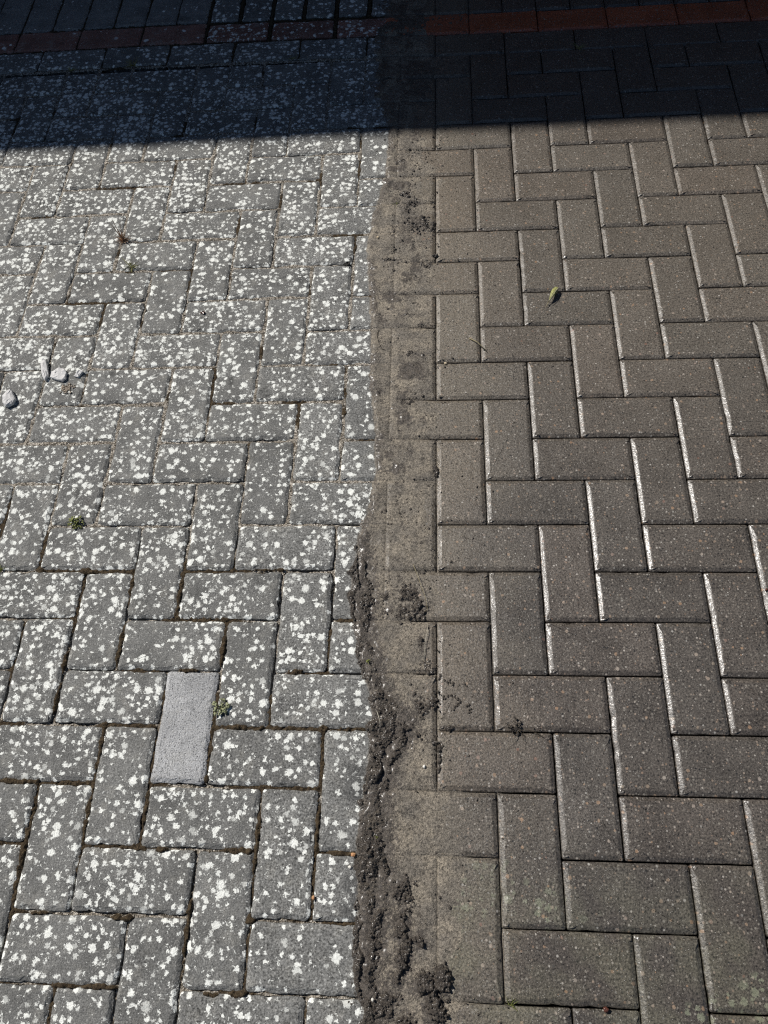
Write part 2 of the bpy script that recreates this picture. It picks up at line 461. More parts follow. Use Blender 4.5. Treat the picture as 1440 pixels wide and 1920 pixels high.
def surface(x, y):
    """height of the paving's upper surface at x, y (arrays, metres) and distance to the block edge"""
    u = x / P; v = y / P
    vs = np.where(v > 17.9, v - bshift(u), v)
    c = np.floor(u).astype(int); r = np.floor(vs).astype(int)
    k = (r - c) % 4
    i = np.where(k == 2, c - 1, c); j = np.where(k == 1, r - 1, r)
    w = np.where(k >= 2, 2, 1); h = np.where(k >= 2, 1, 2)
    h = np.where((k == 0) & (r == 17), 1, h)
    e = r == 18
    i = np.where(e, 2 * ((c + 1) // 2) - 1, i); j = np.where(e, 18, j); w = np.where(e, 2, w); h = np.where(e, 1, h)
    e = r == 19
    i = np.where(e, 2 * (c // 2), i); j = np.where(e, 19, j); w = np.where(e, 2, w); h = np.where(e, 1, h)
    e = (r == 20) | (r == 21)
    i = np.where(e, c, i); j = np.where(e, 20, j); w = np.where(e, 1, w); h = np.where(e, 2, h)
    d = np.minimum(np.minimum(u - i, i + w - u), np.minimum(vs - j, j + h - vs)) * P - gap_at(u) / 2
    s = np.interp(d, [-0.0001, 0, 0.0068, 0.009], [-0.03, -0.0044, -0.0006, 0])
    return s, d

def project(x, y, z=0.0):
    d = np.array([x - CX, y - CY, z - CZ])
    q = np.array([np.dot(RX, d), np.dot(RY, d), np.dot(RZ, d)])
    return (720 + 1400.24 * q[0] / q[2]) / 1440, (960 + 1400.24 * q[1] / q[2]) / 1920

def block_mesh(name, L, Wd, seed, worn, low=False):
    """a concrete block, L along y and Wd along x, centred, top at z=0, chamfered and slightly uneven"""
    rg = np.random.default_rng(seed)
    hx, hy = Wd / 2, L / 2
    if low:
        pts = [(-hx, -hy), (hx, -hy), (hx, hy), (-hx, hy)]
        nrm = [(-.7, -.7), (.7, -.7), (.7, .7), (-.7, .7)]
        wob = np.zeros(4); nrm = [(a * 1.41, b * 1.41) for a, b in nrm]
    else:
        pts, nrm = [], []
        step = 0.0085 if worn else 0.014
        nx, ny = max(2, int(Wd / step)), max(3, int(L / step))
        cr = [float(rg.uniform(.004, .010)) if worn else float(rg.uniform(.0025, .004)) for _ in range(4)]
        corners = [(-hx, -hy), (hx, -hy), (hx, hy), (-hx, hy)]
        dirs = [(1, 0), (0, 1), (-1, 0), (0, -1)]
        for q in range(4):
            c0, c1 = corners[q], corners[(q + 1) % 4]
            dx, dy = dirs[q]; nxv, nyv = dy, -dx
            r0, r1 = cr[q], cr[(q + 1) % 4]
            Ls = abs(c1[0] - c0[0]) + abs(c1[1] - c0[1])
            m = nx if q % 2 == 0 else ny
            for t in np.linspace(r0, Ls - r1, m + 1):
                pts.append((c0[0] + dx * t, c0[1] + dy * t)); nrm.append((nxv, nyv))
            # rounded corner
            ox, oy = dirs[(q + 1) % 4]
            cxm, cym = c1[0] - dx * r1 + ox * r1, c1[1] - dy * r1 + oy * r1
            for a in (0.33, 0.67):
                an = a * math.pi / 2
                vx = nxv * math.cos(an) + dx * math.sin(an); vy = nyv * math.cos(an) + dy * math.sin(an)
                pts.append((cxm + vx * r1, cym + vy * r1)); nrm.append((vx, vy))
        npt = len(pts)
        w = rg.normal(0, 1, npt)
        wob = (np.roll(w, 1) + 2 * w + np.roll(w, -1)) / 4 * (0.0011 if worn else 0.00022)
        if worn:                                           # a few bites out of the arris
            for _ in range(rg.integers(1, 5)):
                k = rg.integers(0, npt); wob[k] -= rg.uniform(.001, .003); wob[(k + 1) % npt] -= rg.uniform(0, .002)
        wob = np.minimum(wob, 0.0009)
        if not worn:                                       # small knocks on the washed blocks too
            for _ in range(rg.integers(1, 4)): wob[rg.integers(0, npt)] -= rg.uniform(.0006, .0018)
    npt = len(pts)
    jag = rg.normal(0, 0.0004 if worn else 0.00012, (3, npt)) if not low else np.zeros((3, npt))
    rings = [(0.0, -0.06, 0.3, 0), (0.0, -0.0045, 1, 0), (0.0012, -0.0034, 1, 0), (0.0068, -0.0005, 1, 1), (0.0088, 0.0, 1, 2)]
    if worn: rings = [(0.0, -0.06, 0.3, 0), (0.0, -0.0042, 1, 0), (0.0012, -0.0030, 1, 0), (0.0058, -0.0006, 1, 1), (0.008, 0.0, 1, 2)]
    if low: rings = [rings[0], rings[1], (0.0075, 0.0, 1, 0)]
    V, F = [], []
    for ins, z, wk, jr in rings:
        for k in range(npt):
            o = wob[k] * wk - ins + (jag[jr][k] if ins else 0)
            V.append((pts[k][0] + nrm[k][0] * o, pts[k][1] + nrm[k][1] * o, z + (jag[jr][k] * 0.5 if 0 < ins < .0085 else 0)))
    for a in range(len(rings) - 1):
        for k in range(npt):
            k2 = (k + 1) % npt
            F.append((a * npt + k, a * npt + k2, (a + 1) * npt + k2, (a + 1) * npt + k))
    V.append((0, 0, 0.0003 if worn else 0.0001))           # the face, fanned from its middle
    last = (len(rings) - 1) * npt
    F += [(last + k, last + (k + 1) % npt, len(V) - 1) for k in range(npt)]
    return mesh_py(name, V, F)

gl, gr = 0.0048, 0.0024
LIB = {}
for kind, g, worn, cnt in (('dry', gl, True, 7), ('wet', gr, False, 9), ('tight', 0.004, True, 3), ('wide', 0.015, True, 4)):
    for k in range(cnt):
        LIB[kind, 2, k] = block_mesh('paving_block', 2 * P - g, P - g, 10 * k + 1 + worn, worn)
        LIB[kind, 1, k] = block_mesh('paving_block', P - g, P - g, 10 * k + 2 + worn, worn)
COUNT = {'dry': 7, 'wet': 9, 'tight': 3, 'wide': 4}
_mat_copies = {}
def with_mat(key, mk):
    if (key, mk) not in _mat_copies:
        me = LIB[key] if not LIB[key].materials else LIB[key].copy()
        me.materials.clear(); me.materials.append(M[mk])
        _mat_copies[key, mk] = me
    return _mat_copies[key, mk]

in_view, far = [], []
for c in cells():
    i, j, w, h, kind = c
    sh = float(bshift(i + w / 2)) if j >= 18 else 0.0
    vis = False
    for a in np.linspace(0, 1, 5):
        for b in np.linspace(0, 1, 5):
            sx, sy = project((i + a * w) * P, (j + sh + b * h) * P)
            if -0.005 < sx < 1.005 and -0.005 < sy < 1.005: vis = True
    (in_view if vis else far).append((c, sh))
print('blocks in view', len(in_view), 'beyond', len(far))
NAMES = {'block': 'paving_block', 'border': 'border_block', 'red': 'red_paving_block', 'header': 'header_block'}
for (i, j, w, h, kind), sh in in_view:
    left = i + w / 2 < -2.2
    style = 'dry' if left else 'wet'
    lich = rnd.uniform(0.85, 1.15) * float(np.interp(i, [-12, -7, -4, -3], [1.15, 1.0, 0.84, 0.66])) * float(np.interp(j, [-5, 2, 8, 15], [0.86, 0.94, 1.06, 1.06]))
    tone = rnd.uniform(0.92, 1.08) if left else rnd.uniform(0.94, 1.08)
    mk = 'red' if kind == 'red' else 'block'
    if left and j >= 19:
        if i + w <= -8: style, lich, tone = 'tight', 0.10, 1.25
        else: style, lich = 'wide', 0.75
    lab = None
    if (i, j) == (-6, -2):
        mk, style, lich, lab = 'new', 'tight', 0.0, 'pale smooth newer block without lichen'
    if left and rnd.random() < 0.13: lich *= 0.62
    if left and j >= 17: lich *= 0.8
    mk = (mk, 'dry' if i + w < -3.05 else ('wet' if i > -1.95 else 'both'))
    long_ = 2 if w * h == 2 else 1
    me = with_mat((style, long_, rnd.randrange(COUNT[style])), mk)
    o = bpy.data.objects.new('new_paving_block' if mk[0] == 'new' else NAMES[kind], me)
    COL.objects.link(o)
    o.parent = pave
    jit = 0.0011 if left else 0.0004
    tl = 0.0042 if left else 0.0038
    o.location = ((i + w / 2) * P + rnd.uniform(-jit, jit), (j + sh + h / 2) * P + rnd.uniform(-jit, jit), rnd.uniform(-jit, jit) * 0.8)
    o.rotation_euler = (rnd.gauss(0, tl), rnd.gauss(0, tl), (math.pi / 2 if w == 2 else 0) + (math.pi if rnd.random() < .5 else 0) + rnd.gauss(0, 0.004 if left else 0.0015))
    o.color = (lich, tone, rnd.random() ** 2, 1)
    if lab: o['label'] = lab
# the rest of the paving, outside the picture, as one plain mass of blocks
bases = {2: block_mesh('b', 2 * P - .004, P - .004, 1, False, True), 1: block_mesh('b', P - .004, P - .004, 1, False, True)}
for mk, sel in (('block', lambda k: k != 'red'), ('red', lambda k: k == 'red')):
    for side in (0, 1):
        V, F = [], []
        for (i, j, w, h, kind), sh in far:
            if not sel(kind) or (i + w / 2 < -2.2) != (side == 0): continue
            b = bases[2 if w * h == 2 else 1]; off = len(V)
            for q in b.vertices:
                x, y = (q.co.y, -q.co.x) if w == 2 else (q.co.x, q.co.y)
                V.append((x + (i + w / 2) * P, y + (j + sh + h / 2) * P, q.co.z))
            F += [tuple(off + a for a in pl.vertices) for pl in b.polygons]
        o = link('outer_red_paving' if mk == 'red' else 'outer_paving', mesh_py('outer_paving', V, F), M[mk, 'wet' if side else 'dry'], pave)
        o.color = (1.0 if side == 0 else 0.0, 1.0, 0, 1)
        o['kind'] = 'stuff'

# ------------------------------------------------------------------ house outside the frame whose eaves shade the far end
H = 3.4
ye = 14.88 * P + H * sd.y / sd.z
def boxm(name, x0, x1, y0, y1, z0, z1):
    v = [(x, y, z) for z in (z0, z1) for y in (y0, y1) for x in (x0, x1)]
    return mesh_py(name, v, [(0, 2, 3, 1), (4, 5, 7, 6), (0, 1, 5, 4), (2, 6, 7, 3), (0, 4, 6, 2), (1, 3, 7, 5)])
def brick_material():
    n = NT('house_brick')
    t = n.t.nodes.new('ShaderNodeTexBrick')
    mp = n.t.nodes.new('ShaderNodeCombineXYZ')
    n.put(mp.inputs[0], n.x); n.put(mp.inputs[1], n.z)
    n.t.links.new(mp.outputs[0], t.inputs['Vector'])
    t.inputs['Scale'].default_value = 1.0
    t.inputs['Brick Width'].default_value = 0.225; t.inputs['Row Height'].default_value = 0.075
    t.inputs['Mortar Size'].default_value = 0.006
    t.inputs['Color1'].default_value = (0.20, 0.085, 0.055, 1); t.inputs['Color2'].default_value = (0.14, 0.06, 0.045, 1)
    t.inputs['Mortar'].default_value = (0.25, 0.23, 0.2, 1)
    n.set(Base_Color=t.outputs['Color'], Roughness=0.9, Normal=n.bump(t.outputs['Fac'], -0.005))
    return n.m
house = bpy.data.objects.new('house', None); COL.objects.link(house)
house.location = (0, ye + 0.35, 0)
house.rotation_euler.z = 0.009
tag(house, 'brick house beyond the far border, its eaves shading the top of the paving', 'house')
link('wall', boxm('wall', -9, 8, 0, 0.3, -0.03, H - 0.15), brick_material(), house)
def prism(name, prof, x0, x1):
    m_ = len(prof)
    v = [(x0, a, b) for a, b in prof] + [(x1, a, b) for a, b in prof]
    f = [(k, (k + 1) % m_, m_ + (k + 1) % m_, m_ + k) for k in range(m_)] + [tuple(range(m_))[::-1], tuple(range(m_, 2 * m_))]
    return mesh_py(name, v, f)
link('fascia', boxm('fascia', -9.2, 8.2, -0.26, -0.235, H - 0.2, H - 0.03), simple('fascia_paint', (0.6, 0.6, 0.58), (0.7, 0.7, 0.68), 10), house)
link('gutter', prism('gutter', [(-0.35, H), (-0.345, H - .05), (-0.32, H - .08), (-0.29, H - .08), (-0.27, H - .05), (-0.262, H), (-0.272, H), (-.28, H - .045), (-.30, H - .07), (-.32, H - .07), (-.338, H - .045), (-.342, H)], -9.3, 8.3), simple('gutter_plastic', (0.02, 0.02, 0.02), (0.03, 0.03, 0.03), 10, 0.4), house)
rf = link('roof', prism('roof', [(-0.31, H + 0.005), (-0.31, H - 0.025), (4.0, H + 1.65), (8.3, H - 0.025), (8.3, H + .005), (4.0, H + 1.75)], -9.3, 8.3), simple('roof_tile', (0.09, 0.06, 0.05), (0.13, 0.09, 0.07), 12), house)
link('wall', boxm('wall', -9, 8, 7.7, 8.0, -0.03, H - 0.15), house.children[0].data.materials[0], house)

# ------------------------------------------------------------------ height fields
def field(name, x0, x1, y0, y1, st, fn, mat, attr=None):
    """grid of (x, y) -> z, keep mask; drops the cells that keep nothing"""
    xs = np.arange(x0, x1, st); ys = np.arange(y0, y1, st)
    X, Y = np.meshgrid(xs, ys, indexing='ij')
    Z, keep, A = fn(X, Y)
    q = keep[:-1, :-1] | keep[1:, :-1] | keep[:-1, 1:] | keep[1:, 1:]
    idx = np.arange(X.size).reshape(X.shape)
    Q = np.stack([idx[:-1, :-1][q], idx[1:, :-1][q], idx[1:, 1:][q], idx[:-1, 1:][q]], 1)
    used = np.unique(Q)
    remap = np.zeros(X.size, int); remap[used] = np.arange(len(used))
    V = np.stack([X.ravel()[used], Y.ravel()[used], Z.ravel()[used]], 1)
    me = mesh_quads(name, V, remap[Q])
    if attr:
        a = me.attributes.new(attr, 'FLOAT', 'POINT')
        a.data.foreach_set('value', np.ascontiguousarray(A.ravel()[used], dtype=np.float32))
    print(name, len(Q), 'quads')
    return link(name, me, mat)

MOSS = [(-4.46, -1.0, .36, .06), (-5.55, 0.02, .30, .06), (-5.0, -1.92, .09, .13), (-3.58, 0.03, .2, .06), (-5.05, 1.02, .12, .05), (-4.33, 2.03, .45, .05),
        (-8.95, 2.03, .12, .08), (-6.09, -3.01, .35, .06), (-5.63, -3.02, .2, .07), (-4.4, -3.01, .4, .07), (-7.43, -4.02, .2, .06), (-6.1, -4.05, .25, .08),
        (-6.33, -5.0, .5, .06), (-6.76, -5.01, .4, .06), (-4.04, -5.02, .2, .1), (-4.5, -5.05, .2, .06), (-4.02, -4.01, .12, .1), (-4.0, -2.8, .06, .5),
        (-8.0, 2.0, .2, .08), (-8.02, 0.16, .06, .3), (-8.01, -0.54, .06, .35), (-8.4, -2.0, .4, .06), (-7.0, -2.6, .06, .7), (-6.0, 1.5, .06, .5), (-5.0, -4.3, .06, .7), (-3.0, -2.6, .05, .5),
        (-8.0, -3.2, .07, .8), (-3.0, -1.0, .06, .2), (-5.0, 0.4, .06, .3), (-7.0, -1.2, .06, .4), (-6.0, -2.4, .05, .5), (-2.6, -3.0, .3, .06), (-7.0, .4, .06, .4)]
def joints_left(X, Y):
    s, d = surface(X, Y)
    u, v = X / P, Y / P
    big = fbm(X * 9, Y * 9, 3, 3)
    moss = sstep(3.6, 1.0, v + (fbm(X * 6, Y * 6, 9, 2) - .5) * 7) * sstep(0.36, 0.50, big)
    up = np.zeros_like(X)
    for mu, mv, ru, rv in MOSS:
        g = np.exp(-((u - mu) / ru) ** 2 * 1.2 - ((v - mv) / rv) ** 2 * 1.2)
        up = np.maximum(up, g)
    up2 = sstep(0.25, 0.75, up + (fbm(X * 90, Y * 90, 5, 3) - .5) * 1.2) * sstep(.02, .2, up)
    moss = np.maximum(moss, up2)
    far_moss = sstep(0.62, 0.70, fbm(X * 12, Y * 12, 21, 3)) * sstep(3, 6, v)
    moss = np.maximum(moss, far_moss * .9)
    moss = np.maximum(moss, sstep(18.0, 18.4, v) * 1.0)
    g1 = vn(X * 420, Y * 420, 41) - .5
    g2 = fbm(X * 160, Y * 160, 44, 3) - .5
    sand = -0.0046 + (fbm(X * 22, Y * 22, 13, 3) - .5) * 0.010 + g1 * 0.0022 + sstep(2, 7, v) * .0012
    sand = sand - sstep(0.56, 0.42, big) * sstep(5, 1, v) * 0.0045
    mz = -0.0046 + up2 * 0.0046 + far_moss * .001 + g2 * 0.0095 + g1 * 0.0035
    z = sand * (1 - moss) + mz * moss
    # mounds are round across the joint
    z = z - np.clip(d, 0, None) ** 2 / 0.009 * (1.3 - 0.8 * up2)
    lim = LEFT_V(v)
    keep = (d < 0.013) & (z > np.maximum(s, -0.012) - 0.0012) & (u < lim + 0.05)
    return z, keep, moss
jf = field('joint_filling', -15.4 * P, -2.0 * P, -7.0 * P, 22.2 * P, 0.0021, joints_left, M['fill'], 'moss')
tag(jf, 'pale sand and brown moss filling the joints between the lichen covered blocks', 'joint filling', kind='stuff')

PATCH = [(-1.69, 11.76, .16, .42, 5), (-1.5, 11.25, .34, .26, 8), (-1.9, 11.05, .2, .25, 4), (-1.08, 11.2, .08, .28, 5), (-1.8, 12.3, .18, .1, 4),
         (-1.85, 13.6, .22, .5, 2.5), (-1.55, 10.5, .07, .2, 5), (-1.49, 1.55, .3, .16, 5), (-1.3, 1.3, .16, .2, 6), (-1.75, 1.2, .3, .12, 4), (-1.30, 0.55, .05, .16, 6),
         (-1.60, -3.55, .17, .22, 9), (-1.56, -4.0, .13, .28, 12), (-1.52, -4.45, .11, .25, 11), (-1.27, -4.2, .09, .1, 11), (-1.62, -4.75, .1, .12, 8),
         (-1.12, -4.8, .26, .13, 13), (-.92, -4.72, .13, .14, 12), (-1.05, -5.1, .14, .26, 13), (-1.45, -5.35, .2, .2, 7), (-1.9, -5.1, .3, .4, 7),
         (-1.82, 4.8, .14, .06, 4), (-1.64, 8.36, .22, .06, 4), (-1.35, 8.1, .06, .05, 4), (-1.45, 7.2, .3, .12, 2.6), (-1.66, 5.9, .2, .14, 3.5), (-2.25, 6.2, .09, .1, 5), (-2.2, 5.95, .1, .06, 5),
         (-1.55, 6.9, .12, .06, 3), (-1.95, 4.6, .08, .14, 4), (-1.55, 4.7, .12, .12, 3), (-1.0, 4.2, .05, .1, 5), (-1.3, 2.6, .2, .06, 3), (-2.0, 4.2, .3, .05, 3),
         (-2.0, 10.1, .22, .05, 3.5), (-1.2, 9.9, .16, .06, 4), (-1.6, 9.6, .12, .06, 3.5), (-2.5, 9.7, .05, .05, 3), (-.95, -1.45, .05, .22, 5), (-1.05, -1.2, .06, .05, 4), (-.93, -.05, .04, .06, 4),
         (-.85, -.95, .12, .05, 4), (-1.3, -.6, .2, .2, 5), (-1.5, -1.0, .2, .2, 8), (-1.2, 0.1, .1, .12, 3.5), (-1.95, 1.5, .1, .1, 4), (-1.0, 10.2, .12, .05, 6), (-2.05, 3.3, .05, .05, 4)]
def silt(X, Y):
    s, d = surface(X, Y)
    u, v = X / P, Y / P
    ul = LEFT_V(v) + (fbm(X * 45, Y * 45, 2, 3) - .5) * (.16 + 1.2 * sstep(14.8, 16, v))
    e = sstep(-0.02, 0.10, u - ul)
    ur = -1.25 + (fbm(X * 5, Y * 5, 8, 3) - .5) * 1.0 + .35 * sstep(-1.6, -3, v)
    fade = sstep(ur + .65, ur - .45, u)
    n1 = fbm(X * 26, Y * 26, 6, 4) - .5
    t = 0.0030 * e * fade - 0.0012 + n1 * 0.0042 * (0.35 + fade) + (vn(X * 300, Y * 300, 12) - .5) * .0006
    t = t + np.exp(-((u - ul - .12) / .09) ** 2) * e * 0.0016 * (0.5 + fbm(X * 14, Y * 14, 33, 2))
    part = 0.34 + 0.66 * sstep(-1.9, -1.0, u + (fbm(X * 8, Y * 8, 19, 2) - .5) * 1.2)
    part = part * (1 - 0.5 * sstep(-1.6, -2.8, v) * sstep(-.2, -.8, u))
    fill = np.maximum(s, -0.009) * part
    z = fill + t
    soil_and_dark = np.clip(0.9 * sstep(RIGHT_V(v) + .45, RIGHT_V(v) - .1, u) * sstep(3.4, 2.6, v), 0, 1)
    for pu, pv, ru, rv, h in PATCH:
        soil_and_dark = np.maximum(soil_and_dark, (0.45 + .05 * h) * np.exp(-((u - pu) / (ru * 1.7)) ** 2 - ((v - pv) / (rv * 1.7)) ** 2))
    crumbly = np.exp(-((u + 1.75 - .25 * np.sin(v * 1.3)) / .5) ** 2) * sstep(2.5, 4.5, v)
    soil_and_dark = np.maximum(soil_and_dark, crumbly * sstep(.42, .68, fbm(X * 34, Y * 34, 131, 4)) * 1.0)
    soil_and_dark = np.maximum(soil_and_dark, sstep(.32, .05, u - ul) * sstep(.4, .62, fbm(X * 11, Y * 11, 137, 3)) * .75)
    soil_and_dark = np.maximum(soil_and_dark, sstep(11.5, 18, v) * (.35 + .5 * sstep(.4, .6, fbm(X * 14, Y * 14, 151, 3))))  # far-end mud; its spread also paints the shaded strip darker
    z = z + soil_and_dark * (fbm(X * 120, Y * 120, 139, 3) - .42) * .0045
    keep = (e > 0.02) & (z > np.maximum(s, -0.02) - 0.0004)
    z = np.where(e <= 0.02, -0.004, z)
    return z, keep, soil_and_dark
so_ = field('silt', -2.95 * P, 0.1 * P, -7.0 * P, 22.0 * P, 0.0017, silt, M['silt'], 'soil_and_dark')
tag(so_, 'damp tan silt strip left between the dry and the washed paving', 'silt', kind='stuff')

def mud(X, Y):
    u, v = X / P, Y / P
    wob = (fbm(X * 40, Y * 40, 71, 3) - .5) * .22
    ul = LEFT_V(v) - .03 + wob; ur = RIGHT_V(v) + (fbm(X * 30, Y * 30, 77, 3) - .5) * .25
    w = np.maximum(ur - ul, 0.02)
    t = np.clip((u - ul) / w, -0.3, 1.3)
    m = np.clip(4 * t * (1 - t) + (fbm(X * 60, Y * 60, 111, 3) - .55) * 1.1, -1, 1) * sstep(3.25, 2.7, v)
    lob = fbm(X * 22, Y * 22, 81, 4)
    hgt = 0.0030 + 0.017 * np.clip(lob - .38, 0, 1) * (1 + .6 * sstep(0, -2, v))
    z = np.where(m > 0, np.sign(m) * np.abs(m) ** .55 * hgt, m * .01) - 0.0008
    # a channel washed along the middle of the ridge
    ch = np.abs(t - 0.55 - (fbm(Y * 9, Y * 3, 91, 3) - .5) * 1.0) * w
    z = z - np.clip(m, 0, 1) * 0.011 * sstep(.085, .02, ch) * sstep(.35, .5, fbm(Y * 7, X * 2, 95, 2))
    pz = np.full(X.shape, -0.02)
    nb = fbm(X * 55, Y * 55, 61, 4)
    for pu, pv, ru, rv, h in PATCH:
        q = 1 - np.sqrt(((u - pu) / ru) ** 2 + ((v - pv) / rv) ** 2) + (nb - .5) * 3.0 + (0.42 - worley(X * 150, Y * 150, 17)) * .9
        pz = np.maximum(pz, np.clip(q, -1, .8) * h * .0010 - 0.0008)
    z = np.where(v > 3.2, -0.02, z)
    z = np.maximum(z, pz)
    lump = (fbm(X * 110, Y * 110, 101, 4) - .5) * 0.010 + (0.5 - worley(X * 230, Y * 230, 3)) * 0.0024 + (vn(X * 400, Y * 400, 6) - .5) * 0.0030
    on = sstep(-0.0015, 0.004, z)
    z = z + lump * (0.45 + 0.55 * on) + (vn(X * 600, Y * 600, 15) - .5) * .0016
    s, d = surface(X, Y)
    keep = z > 0.0002
    z = np.where(z < 0.0, np.maximum(z, -0.004), z)
    return z, keep, None
mo = field('mud', -2.95 * P, -0.3 * P, -7.0 * P, 15.0 * P, 0.00125, mud, M['mud'])
tag(mo, 'dark wet lumpy mud scraped into a ridge along the silt strip', 'mud', kind='stuff')

# ------------------------------------------------------------------ crumbs
def ico(sub=1):
    bm = bmesh.new(); bmesh.ops.create_icosphere(bm, subdivisions=sub, radius=1)
    v = np.array([p.co[:] for p in bm.verts]); f = np.array([[q.index for q in p.verts] for p in bm.faces]); bm.free()
    return v, f
IV, IF = ico(2)
IV1, IF1 = ico(1)
def blobs(name, items, mat, seed=1, fine=False):
    """items: (x, y, z, rx, ry, rz)"""
    rg = np.random.default_rng(seed); V, F = [], []; off = 0
    bv, bf = (IV, IF) if fine else (IV1, IF1)
    for x, y, z, a, b, c in items:
        r = bv * (1 + rg.normal(0, .16, (len(bv), 1)))
        an = rg.uniform(0, 6.28); ca, sa = math.cos(an), math.sin(an)
        p = r * (a, b, c); p = np.stack([p[:, 0] * ca - p[:, 1] * sa, p[:, 0] * sa + p[:, 1] * ca, p[:, 2]], 1) + (x, y, z)
        V.append(p); F.append(bf + off); off += len(bv)
    return mesh_quads(name, np.concatenate(V), np.concatenate(F), True)
rg = np.random.default_rng(5)
items = []
def crumb(u, v, r):
    items.append((u * P, v * P, r * .35, r * rg.uniform(.7, 1.5), r * rg.uniform(.7, 1.2), r * rg.uniform(.35, .7)))
for k in range(1000):
    v = rg.uniform(-5.6, 15); ul = float(LEFT_V(v))
    u = -1.55 + rg.normal(0, .42)
    if u < ul + .02: continue
    crumb(u, v, float(np.clip(rg.lognormal(-6.75, .45), .0005, .0032)))
for k in range(1000):
    v = rg.uniform(-5.6, 15); u = -1.4 + rg.exponential(.85)
    if u > 6: continue
    crumb(u, v, float(np.clip(rg.lognormal(-6.9, .42), .0005, .0026)))
for k in range(520):
    v = rg.uniform(9.5, 15); crumb(rg.normal(-1.85, .26), v, float(np.clip(rg.lognormal(-6.6, .45), .0006, .0036)))
for k in range(260):
    v = rg.uniform(3, 9.5); crumb(rg.normal(-1.8 + .2 * math.sin(v * 2.1), .12), v, float(np.clip(rg.lognormal(-6.6, .45), .0006, .0034)))
for k in range(60):
    crumb(rg.uniform(0, 7), rg.uniform(-5, 14), float(rg.uniform(.0005, .0012)))
ARC = [(-.85, -.44), (-.80, -.41), (-.74, -.40), (-.68, -.41), (-.63, -.45), (-.62, -.5), (-.63, -.56), (-.67, -.62), (-.90, -.40), (-.42, -.62), (-.41, -.68), (-.44, -.56), (-.86, -.12), (-.78, -.15), (-.70, -.2), (-.5, -.22)]
for u, v in ARC:
    for k in range(3): crumb(u + rg.normal(0, .015), v + rg.normal(0, .015), rg.uniform(.0014, .0028))
px = rg.uniform(-2.9, -.5, 30000) * P; py = rg.uniform(-5.8, 13, 30000) * P     # crumbs that make up the ridge and the clods
pz_, pk, _a = mud(px, py)
for x, y, z in list(zip(px, py, pz_))[:]:
    if z > 0.0008 and len(items) < 6100:
        r = float(np.clip(rg.lognormal(-6.85, .4), .0005, .0026))
        items.append((x, y, z + r * .2, r * rg.uniform(.7, 1.4), r * rg.uniform(.7, 1.2), r * rg.uniform(.5, .9)))
cr = link('mud_crumbs', blobs('mud_crumbs', items, M['mud'], 3), M['mud'])
tag(cr, 'small dark crumbs of mud strewn over the silt and the washed blocks', 'mud crumbs', kind='stuff')

# grains of sand standing proud of the silt
M['grain'] = simple('sand_grain', (0.10, 0.084, 0.064), (0.34, 0.29, 0.22), 260, 0.6, 500, 0.0006)
px = np.concatenate([rg.normal(-1.75, .38, 6500), -1.3 + rg.exponential(.5, 1500)]) * P; py = rg.uniform(-5.8, 15, 8000) * P
pz_, pk, _a = silt(px, py)
gi = []
for x, y, z in zip(px, py, pz_):
    if x / P < float(LEFT_V(y / P)) + .03: continue
    r = float(np.clip(rg.lognormal(-7.25, .32), .0004, .0016))
    gi.append((x, y, max(z, 0) + r * .25, r, r * .8, r * .7))
OV = np.array([(1, 0, 0), (-1, 0, 0), (0, 1, 0), (0, -1, 0), (0, 0, 1), (0, 0, -1)], float)
OF = np.array([(0, 2, 4), (2, 1, 4), (1, 3, 4), (3, 0, 4), (2, 0, 5), (1, 2, 5), (3, 1, 5), (0, 3, 5)])
_keep = IV1, IF1
IV1, IF1 = OV, OF
gm = blobs('silt_grains', gi, M['grain'], 8)
IV1, IF1 = _keep
gm.polygons.foreach_set('use_smooth', [False] * len(gm.polygons))
tag(link('silt_grains', gm, M['grain']), 'coarse sand grains and grit scattered over the silt strip', 'grit', kind='stuff')

# ------------------------------------------------------------------ stones
def chipstone(name, outline, h, label, mat='slate', tilt=(0, 0), seed=1, inset=.12):
    rg = np.random.default_rng(seed)
    o = np.array(outline) * P
    c = o.mean(0); q = []
    for k in range(len(o)):
        a, b = o[k], o[(k + 1) % len(o)]
        q += [a, (a * .5 + b * .5) + rg.normal(0, .0003, 2)]
    o = np.array(q) - c; m_ = len(o); V, F = [], []
    for sc_, z in ((.9, 0.0), (1.0, .25), (1.0 - inset * .2, .8), (1 - inset, .93), (.45, 1.04)):
        for k in range(m_):
            zz = z * h * (1 + tilt[0] * o[k][0] * sc_ / .02 + tilt[1] * o[k][1] * sc_ / .02) if z else 0
            V.append((o[k][0] * sc_ + rg.normal(0, .0005), o[k][1] * sc_ + rg.normal(0, .0005), zz + rg.normal(0, .0008) * (z > .5)))
    for a in range(4):
        for k in range(m_): F.append((a * m_ + k, a * m_ + (k + 1) % m_, (a + 1) * m_ + (k + 1) % m_, (a + 1) * m_ + k))
    F.append(tuple(4 * m_ + k for k in range(m_)))
    F.append(tuple(k for k in range(m_))[::-1])
    ob = link(name, mesh_py(name, V, F), M[mat], loc=(c[0], c[1], -0.0004))
    return tag(ob, label, 'stone', 'loose stones on the lichen covered blocks')
def flip(l): return l[::-1]
chipstone('slate_chip', flip([(-10.11, 7.27), (-10.03, 7.23), (-9.9, 6.88), (-9.89, 6.78), (-9.93, 6.66), (-10.02, 6.77), (-10.14, 7.13)]), .010, 'long narrow pale slate chip beside the broad one', tilt=(-.1, 0), seed=2)
chipstone('slate_chip', flip([(-9.83, 6.9), (-9.68, 7.02), (-9.55, 6.98), (-9.46, 6.87), (-9.45, 6.7), (-9.51, 6.63), (-9.67, 6.68), (-9.82, 6.75)]), .009, 'broad flat pale slate chip between the long one and the smallest', seed=3)
